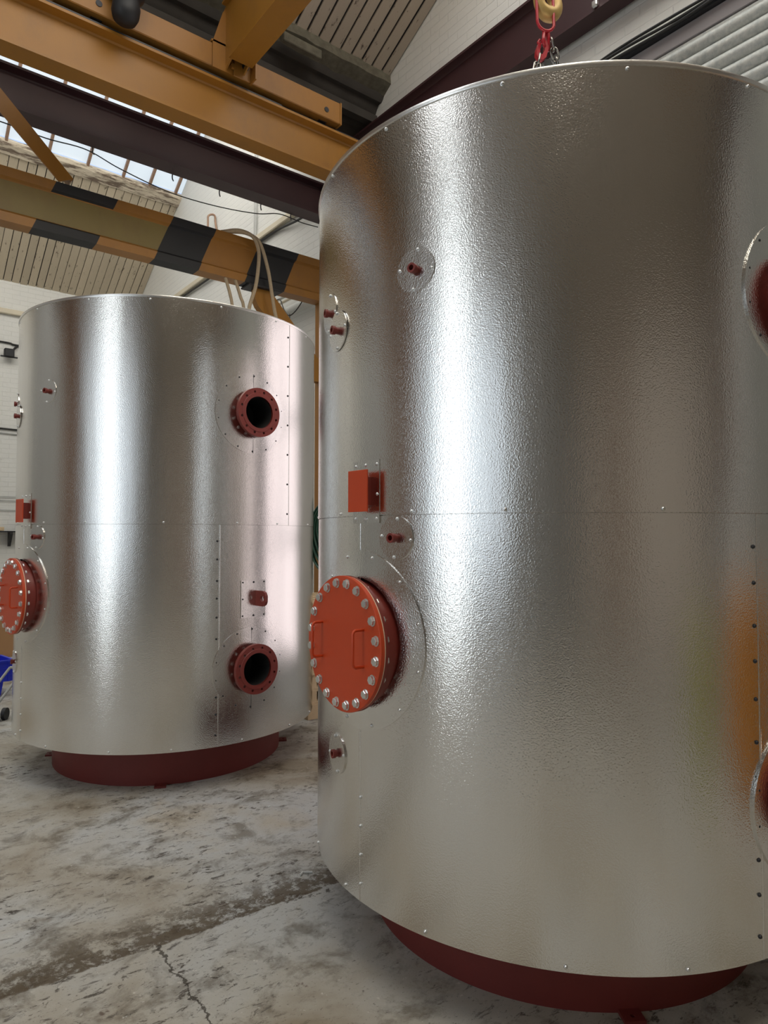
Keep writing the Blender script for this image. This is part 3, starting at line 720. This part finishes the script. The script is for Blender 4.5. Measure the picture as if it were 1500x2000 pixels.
    for az, z, r_, pr, off in sockets:
        cp = obj('round_cover_plate', wrap(MB(), az, z, r_, off=off, ri=.012, rings=(1, .98, .5), flat=.85), M['alu_plate'], t, smooth=40)
        tilt = random.uniform(-.15, .15)
        for k in range(4):
            th = tilt+k*pi/2; screw(cp, az+r_*.87*cos(th)*deg, z+r_*.87*sin(th), .004+off)
        so = MB().lathe([(.013, -.02), (.013, pr*.45), (.0165, pr*.5), (.0165, pr), (.0095, pr), (.0095, .002), (0, .002)], 20)
        ps = obj('pipe_socket', so, M['oxide'], cp, T=fr(az, z, off), smooth=35)
    # big nameplate bracket on its rectangular backing plate
    bp = obj('backing_plate', wrap_rect(MB(), 180.2, 1.708, .152, .222), M['alu_plate'], t, smooth=False)
    for dx, dy in ((-.06, .095), (0, .095), (.062, .095), (.064, -.01), (-.06, -.095), (0, -.095), (.06, -.095)):
        screw(bp, 180.2+dx*deg, 1.708+dy, .003)
    obj('nameplate', MB().box(-.055, -.073, .040, .055, .073, .046, bev=.001), M['orange_red'], obj('nameplate_bracket', MB().box(-.030, -.050, -.02, .022, .050, .0395), M['oxide'], t, T=fr(180.6, 1.709), smooth=30), smooth=30)
    # manhole
    MA, MZ, p = 177.3, 1.173, .066
    colr = obj('manhole_collar', wrap(MB(), 178.0, 1.185, .317, ri=.219, rings=(1, .95, .9, .85, .8, .75, .7, .65), nseg=96, raise_=.006, flat=.06), M['alu_plate'], t, smooth=40)
    for k in range(12):
        th = radians(15+30*k); screw(colr, 178.0+.30*cos(th)*deg, 1.185+.30*sin(th), .0035)
    mh = obj('manhole', MB().lathe([(.183, -.12), (.221, -.12), (.221, .036), (.238, .0365), (.238, .0455), (.183, .0455)], 96, closed=True), M['oxide'], t, T=fr(MA, MZ), smooth=30)
    I = Matrix.Identity(4)
    cv = MB().lathe([(0.0005, .050), (.237, .050), (.238, .051), (.238, .065), (.2365, .066), (0.0005, .066)], 96)
    obj('manhole_cover', cv, M['orange_red'], mh, T=I, smooth=30)
    obj('gasket', MB().lathe([(.18, .0456), (.2365, .0456), (.2365, .0499), (.18, .0499)], 96, closed=True), M['gasket'], mh, T=I)
    hexr = .0150
    b_me = MB().cyl(.0175, 0, .0025, n=24).cyl(hexr, .0025, .0105, n=6).cyl(hexr, .0105, .0130, r1=.0125, n=6).mesh('bolt', M['zinc'], 30)
    n_me = MB().cyl(hexr, -.014, 0, n=6).cyl(.008, -.026, -.014, n=12).mesh('nut', M['zinc'], 30)
    for k in range(20):
        th = 2*pi*(k+.5)/20
        link('bolt', b_me, mh, Matrix.Translation((.213*cos(th), .213*sin(th), .066)) @ Matrix.Rotation(random.random(), 4, 'Z'))
        link('nut', n_me, mh, Matrix.Translation((.213*cos(th), .213*sin(th), .0364)) @ Matrix.Rotation(random.random(), 4, 'Z'))
    for sx in (-.135, .135):
        hp = [(sx, .062, .060), (sx, .062, .098), (sx, .058, .105), (sx, .050, .109), (sx, -.050, .109), (sx, -.058, .105), (sx, -.062, .098), (sx, -.062, .060)]
        obj('handle', MB().tube(hp, .0052, 10), M['orange_red'], mh, T=I)
    # the two big pipe flanges
    for z, ph in ((2.333, 0), (.722, .1)):
        az = 267.1
        c_ = obj('flange_collar', wrap(MB(), az-.1, z, .257, h0=.0045, ri=.112, rings=(1, .85, .7, .6, .5), nseg=80, raise_=.004, flat=.14), M['alu_plate'], t, smooth=40)
        for k in range(14):
            th = radians(12+360/14*k); screw(c_, az+.243*cos(th)*deg, z+.243*sin(th), .0035, dark_screw_me)
        ls = MB().box(-.0007, .112, .0005, .0007, .255, .0062).box(-.0007, -.255, .0005, .0007, -.112, .0062)
        obj('plate_joint', ls, M['steel_dark'], c_, T=fr(az, z), smooth=False)
        fl_ = MB().prism(circ(.155, 72), .050, .074, holes=[circ(.1005, 48)] + [circ(.0085, 12, .132*cos(pi/12+k*pi/6), .132*sin(pi/12+k*pi/6)) for k in range(12)])
        fl_.lathe([(.1005, -.15), (.110, -.15), (.110, .052), (.1005, .074)], 48, closed=True)
        fl_.lathe([(.125, .074), (.123, .0765), (.1005, .0765)], 48)
        pf = obj('pipe_flange', fl_, M['oxide'], t, T=fr(az, z), smooth=30)
        obj('pipe_bore', MB().lathe([(.1004, .060), (.0998, -.14), (.0005, -.142)], 48), M['black_inside'], pf, T=I)
    # lifting lug with its rectangular plate
    lp = obj('lug_plate', wrap_rect(MB(), 267.9, 1.155, .182, .235), M['alu_plate'], t, smooth=False)
    for dx in (-.08, 0, .08):
        for dy in (-.105, 0, .105):
            if dx or dy: screw(lp, 267.9+dx*deg, 1.155+dy, .003, dark_screw_me)
    L = .105; hh = .048
    out = [(-.02, -hh), (L-.03, -hh), (L-.01, -hh+.01), (L, -hh+.03), (L, hh-.03), (L-.01, hh-.01), (L-.03, hh), (-.02, hh)]
    obj('lifting_lug', MB().prism(out, -.009, .009, holes=[circ(.019, 20, .068, 0)]), M['oxide'], t,
        T=fr(269.3, 1.157) @ Matrix(((0, 0, 1, 0), (0, 1, 0, 0), (1, 0, 0, 0), (0, 0, 0, 1))), smooth=False)
    return t
def copy_tree(o, parent=None):
    c = o.copy(); COL.objects.link(c)
    if parent is not None: c.parent = parent
    for ch in o.children: copy_tree(ch, c)
    return c
tank = build_tank('insulated_tank')
bpy.context.view_layer.update()
tank2 = copy_tree(tank)
tank.location = (*C1, 0)
tank2.location = (*C2, 0); tank2.rotation_euler = (0, 0, radians(ROT2))
tag(tank, 'large near cylindrical tank in silver dimpled cladding, orange red manhole cover', 'tank', 'metal clad tanks')
tag(tank2, 'farther silver clad tank on the left, two open dark red flanges facing the camera', 'tank', 'metal clad tanks')

# ================================================================== HOOK AND CHAIN
def ring_link(L, w, r, n=9, pear=0):
    """oval link in the local XZ plane, centred"""
    pts = []; a = L/2-w/2
    for i in range(12): th = pi*i/12; pts.append(((w/2)*(1-pear)*cos(th), 0, a+(w/2)*sin(th)))
    for i in range(12): th = pi+pi*i/12; pts.append(((w/2)*cos(th), 0, -a+(w/2)*sin(th)))
    return MB().tube(pts, r, n, closed=True)
def face(x, y, z, rz=0, rx=0, ry=0):
    return Matrix.Translation((x, y, z)) @ Matrix.Rotation(YAW-pi/2+rz, 4, 'Z') @ Matrix.Rotation(ry, 4, 'Y') @ Matrix.Rotation(rx, 4, 'X')
def at(r, z, d=0):   # point near the tank axis: r to the right, z height, d away from the viewer
    b = Vector((hx, hy, 0)) + rh*(r) + fh*d; return (b.x, b.y, z)
hk = empty('crane_hook', (hx, hy, 4.0)); tag(hk, 'worn yellow cast crane hook at the top edge above the near tank', 'crane hook')
pth = []
for i in range(22):
    th = radians(70 - i*13.5); pth.append((.052*cos(th), 0, .052*sin(th)))
hkT = Matrix.Rotation(YAW-pi/2+radians(28), 4, 'Z')
P0 = [(0, 0, .16), (.0, 0, .11), (.012, 0, .075)] + [(p[0]*.95, 0, p[2]) for p in pth[1:]]
rads = [.018, .020, .024]+[.026+.010*sin(pi*min(1, i/15)) for i in range(len(P0)-4)]+[.012]
obj('hook_body', MB().tube(P0, rads, 14), M['hook_brass'], hk, T=Matrix.Translation((.01, 0, .02)) @ hkT, smooth=60)
obj('hook_block', MB().box(-.07, -.045, .18, .07, .045, .42, bev=.02).cyl(.022, .14, .19, n=20), M['yellow2'], hk, T=hkT)
for s_ in (-1, 1):
    obj('wire_rope', MB().tube([(s_*.045, 0, .40), (s_*.05, 0, 1.05)], .006, 8), M['steel_dark'], hk, T=hkT)
ml = tag(obj('master_link', ring_link(.235, .085, .0070), M['red_gloss'], T=face(*at(-.008, 3.985, -.02), rz=.25, ry=radians(-2)), smooth=60), 'long pink red oval lifting link hanging from the crane hook', 'lifting link')
for i, (r_, ry, rz, lb) in enumerate(((-.008, 14, 1.1, 'front'), (.014, -12, 1.35, 'back'))):
    tag(obj('coupling_link', ring_link(.075, .036, .0075), M['red_gloss'], T=face(*at(r_, 3.843, -.005+.018*i), rz=rz, ry=radians(ry)), smooth=60),
        ['small red coupling link under the oval link, nearer the left fall of chain', 'small red coupling link under the oval link, above the right chain'][i], 'coupling link')
def clevis(T, name, label, mat='red_gloss'):
    mb = MB()
    mb.prism([(-.022, .030), (-.027, .0), (-.024, -.030), (-.008, -.046), (.012, -.044), (.026, -.026), (.028, .02), (.022, .052), (.012, .058), (.008, .04), (.012, .0), (.004, -.02), (-.006, -.02), (-.010, 0), (-.010, .030)], -.011, .011, T=Matrix.Rotation(pi/2, 4, 'X'))
    mb.tube([(-.016, 0, .025), (-.024, 0, .036), (-.020, 0, .050), (-.008, 0, .05), (-.003, 0, .04)], .006, 8)
    return tag(obj(name, mb, M[mat], T=T, smooth=40), label, 'chain hook')
clevis(face(*at(-.022, 3.785), ry=radians(12), rz=.2), 'chain_hook', 'red chain shortening hook hanging below the coupling links')
def chain(name, p0, p1, n, label, r=.0052):
    t = empty(name, p0); tag(t, label, 'chain'); a = Vector(p0); b = Vector(p1)
    d = (b-a); L = d.length/n
    me = ring_link(L*1.30, .031, r).mesh('chain_link', M['chain'], 60)
    q = d.to_track_quat('Z', 'Y').to_matrix().to_4x4()
    for i in range(n):
        T = Matrix.Translation(d*((i+.5)/n)) @ q @ Matrix.Rotation((i % 2)*pi/2+.5, 4, 'Z')
        link('chain_link', me, t, T)
    return t
def lug_top(az): return (C1[0]+.42*cos(radians(az)), C1[1]+.42*sin(radians(az)), ZT+.065)
chain('chain', at(.022, 3.84, 0), at(.258, 3.04, .10), 19, 'black steel chain from the red links down to the right behind the tank rim')
chain('chain', at(-.035, 3.765, 0), at(-.16, 3.04, -.12), 17, 'black steel chain from the red hook down to the left behind the tank rim')
tgm = MB().prism([(-.012, .04), (.014, .036), (.022, -.0), (.016, -.028), (-.002, -.038), (-.018, -.018), (-.017, .024)], -.003, .003, T=Matrix.Rotation(pi/2, 4, 'X'))
tag(obj('chain_tag', tgm, M['tag'], T=face(*at(.022, 3.742, .045), ry=radians(-12)), smooth=False), 'dark grey metal tag hanging beside the chain', 'tag')

# ================================================================== SMALL THINGS ROUND THE TANKS
def pallet(z, rz, lb, k):
    t = empty('pallet', (3.50, 5.34, z), rz); tag(t, lb, 'pallet', 'pallets stacked behind the tanks')
    mb = MB()
    for y in (-.34, -.17, 0, .17, .34): mb.box(-.40, y-.05, .105, .30, y+.05, .123)
    obj('top_boards', mb, M['wood'], t, smooth=False)
    mb = MB()
    for x in (-.40, -.10, .20): mb.box(x, -.39, .018, x+.10, .39, .1045)
    obj('bearers', mb, M['wood'], t, smooth=False)
    mb = MB()
    for y in (-.34, 0, .34): mb.box(-.40, y-.05, 0, .30, y+.05, .0175)
    obj('bottom_boards', mb, M['wood'], t, smooth=False)
names = ['lowest', 'second lowest', 'third', 'fourth', 'fifth', 'sixth', 'seventh', 'topmost']
for k in range(8):
    pallet(.001+k*.1245, random.uniform(-.05, .05), '%s pale wooden pallet of the stack seen through the gap between the tanks' % names[k], k)
hm = MB()
for j in range(12):
    rr_ = .385-.017*j; pts = [(3.72-.024*(j % 3), 5.50+rr_*.97*cos(2*pi*i/40), 1.53+rr_*sin(2*pi*i/40)+.008*j) for i in range(40)]
    hm.tube(pts, .013, 8, closed=True)
tag(obj('hose_coil', hm, M['hose']), 'dark green coiled hose hanging on the yellow post in the gap between tanks', 'hose')
ph = obj('post_hook', MB().tube([(3.86, 5.81, 1.80), (3.80, 5.70, 1.80), (3.72, 5.52, 1.80), (3.66, 5.50, 1.80), (3.64, 5.50, 1.84)], .010, 8), M['steel_dark'], jb, T=inv)

cb = obj('cardboard_box', MB().box(-.55, -.25, 0, .55, .25, .62, bev=.006), M['cardboard'], T=Matrix.Translation((1.35, 10.15, 0)) )
tag(cb, 'big brown cardboard box on the floor behind the blue crate at the left edge', 'box')
obj('tape', MB().box(-.552, -.03, .618, .552, .03, .6215), M['gasket'], cb, smooth=False)
# blue crate
ct = empty('storage_crate', (1.05, 7.66, 0), radians(8)); tag(ct, 'bright blue ribbed plastic crate on the floor at the left edge', 'crate')
mb = MB()
mb.prism([(-.17, 0), (.17, 0), (.20, .18), (-.20, .18)], -.13, .13, T=Matrix(((1, 0, 0, 0), (0, 0, -1, 0), (0, 1, 0, 0), (0, 0, 0, 1))))
obj('crate_foot', mb, M['blue'], ct, smooth=False)
mb = MB().box(-.26, -.18, .14, .26, .18, .165).box(-.26, -.18, .165, -.25, .18, .33).box(.25, -.18, .165, .26, .18, .33).box(-.25, -.18, .165, .25, -.17, .33).box(-.25, .17, .165, .25, .18, .33)
for x in (-.22, -.11, 0, .11, .22): mb.box(x-.004, -.19, .14, x+.004, -.18, .33)
for z in (.20, .26): mb.box(-.265, -.188, z, .265, -.181, z+.008)
obj('crate_body', mb, M['blue'], ct, smooth=False)
obj('crate_rim', MB().prism([(-.275, -.195), (.275, -.195), (.275, .195), (-.275, .195)], .325, .345, holes=[[(-.25, -.17), (.25, -.17), (.25, .17), (-.25, .17)]]), M['blue'], ct, smooth=False)
# folded sack truck
ht = empty('sack_truck', (1.12, 6.48, 0), radians(-35)); tag(ht, 'grey and black folding trolley leaning on the floor beside the blue crate', 'trolley')
mb = MB().tube([(-.15, 0, .06), (.02, .25, .40)], .012, 8).tube([(-.28, 0, .06), (-.11, .25, .40)], .012, 8).tube([(.02, .25, .40), (-.11, .25, .40)], .012, 8)
obj('trolley_frame', mb, M['grey_paint'], ht)
obj('toe_plate', MB().box(-.30, -.12, .035, -.06, .06, .045).box(-.30, -.12, .045, -.06, -.112, .075), M['grey_paint'], ht, smooth=False)
for x in (-.31, -.05):
    obj('trolley_wheel', MB().cyl(.05, -.015, .015, n=24, T=Matrix.Translation((x, .05, .05)) @ Matrix.Rotation(pi/2, 4, 'Y')), M['black'], ht)

# paint-flaked debris: bit of clear plastic and a washer on the floor
def fpt(n, lb, mb, mat, loc): return tag(obj(n, mb, mat, T=Matrix.Translation(loc), smooth=40), lb, 'debris')
cpm = MB().tube([(-.03, 0, .006), (-.01, .01, .010), (.01, .0, .008), (.03, -.008, .005)], .005, 8)
fpt('plastic_scrap', 'small twisted clear white scrap on the floor beside the near tank', cpm, M['pipe_white'], (1.70, 2.72, 0))
fpt('plastic_scrap', 'tiny white chip on the floor in front of the far tank', MB().box(-.008, -.006, 0, .008, .006, .005), M['pipe_white'], (1.95, 3.52, 0))

# columns and objects of the shop behind the camera, seen as reflections in the cladding
def stanchion(x, y, lb, H):
    mb = MB(); mb.box(-.09, -.09, 0, .09, -.078, H).box(-.09, .078, 0, .09, .09, H).box(-.006, -.078, 0, .006, .078, H).box(-.13, -.13, 0, .13, .13, .015)
    tag(obj('stanchion', mb, M['purple'], T=Matrix.Translation((x, y, 0)), smooth=False), lb, 'column')
stanchion(3.72, -5.2, 'brown steel column against the right wall behind the camera', 4.2)
struct(obj('door_3', MB().box(-1.85, YB+.003, 0, -1.05, YB+.06, 3.9, bev=.005), M['brown_panel']))
struct(obj('trim_7', MB().box(XL+.003, 4.55, 0, XL+.06, 5.9, 5.2, bev=.005), M['brown_panel']))
struct(obj('trim_8', MB().box(XR-.06, -4.4, 1.9, XR-.003, -3.2, 4.9, bev=.005), M['brown_panel']))

oc = empty('tool_cabinet', (3.45, -1.15, 0)); tag(oc, 'orange steel tool cabinet by the roller shutter, mirrored low in the near tank', 'cabinet')
obj('cabinet_body', MB().box(-.35, -.45, .08, .35, .45, 1.15, bev=.01), M['orange_cab'], oc)
for z in (.12, .46, .80): obj('drawer', MB().box(-.37, -.42, z, -.351, .42, z+.31, bev=.004), M['orange_cab'], oc)
for y in (-.38, .38):
    for x in (-.28, .28): obj('caster', MB().cyl(.04, -.015, .015, n=20, T=Matrix.Translation((x, y, .04)) @ Matrix.Rotation(pi/2, 4, 'X')), M['black'], oc)
yb = empty('waste_bin', (2.45, -1.5, 0)); tag(yb, 'yellow green plastic bin behind the camera, mirrored in the near tank', 'bin')
obj('bin_body', MB().lathe([(0, 0), (.15, 0), (.20, .85), (.19, .85), (.14, .02), (0, .02)], 32), M['lime'], yb)
obj('bin_lid', MB().lathe([(.21, .851), (.21, .88), (.16, .96), (0, 1.0)], 32), M['lime'], yb)
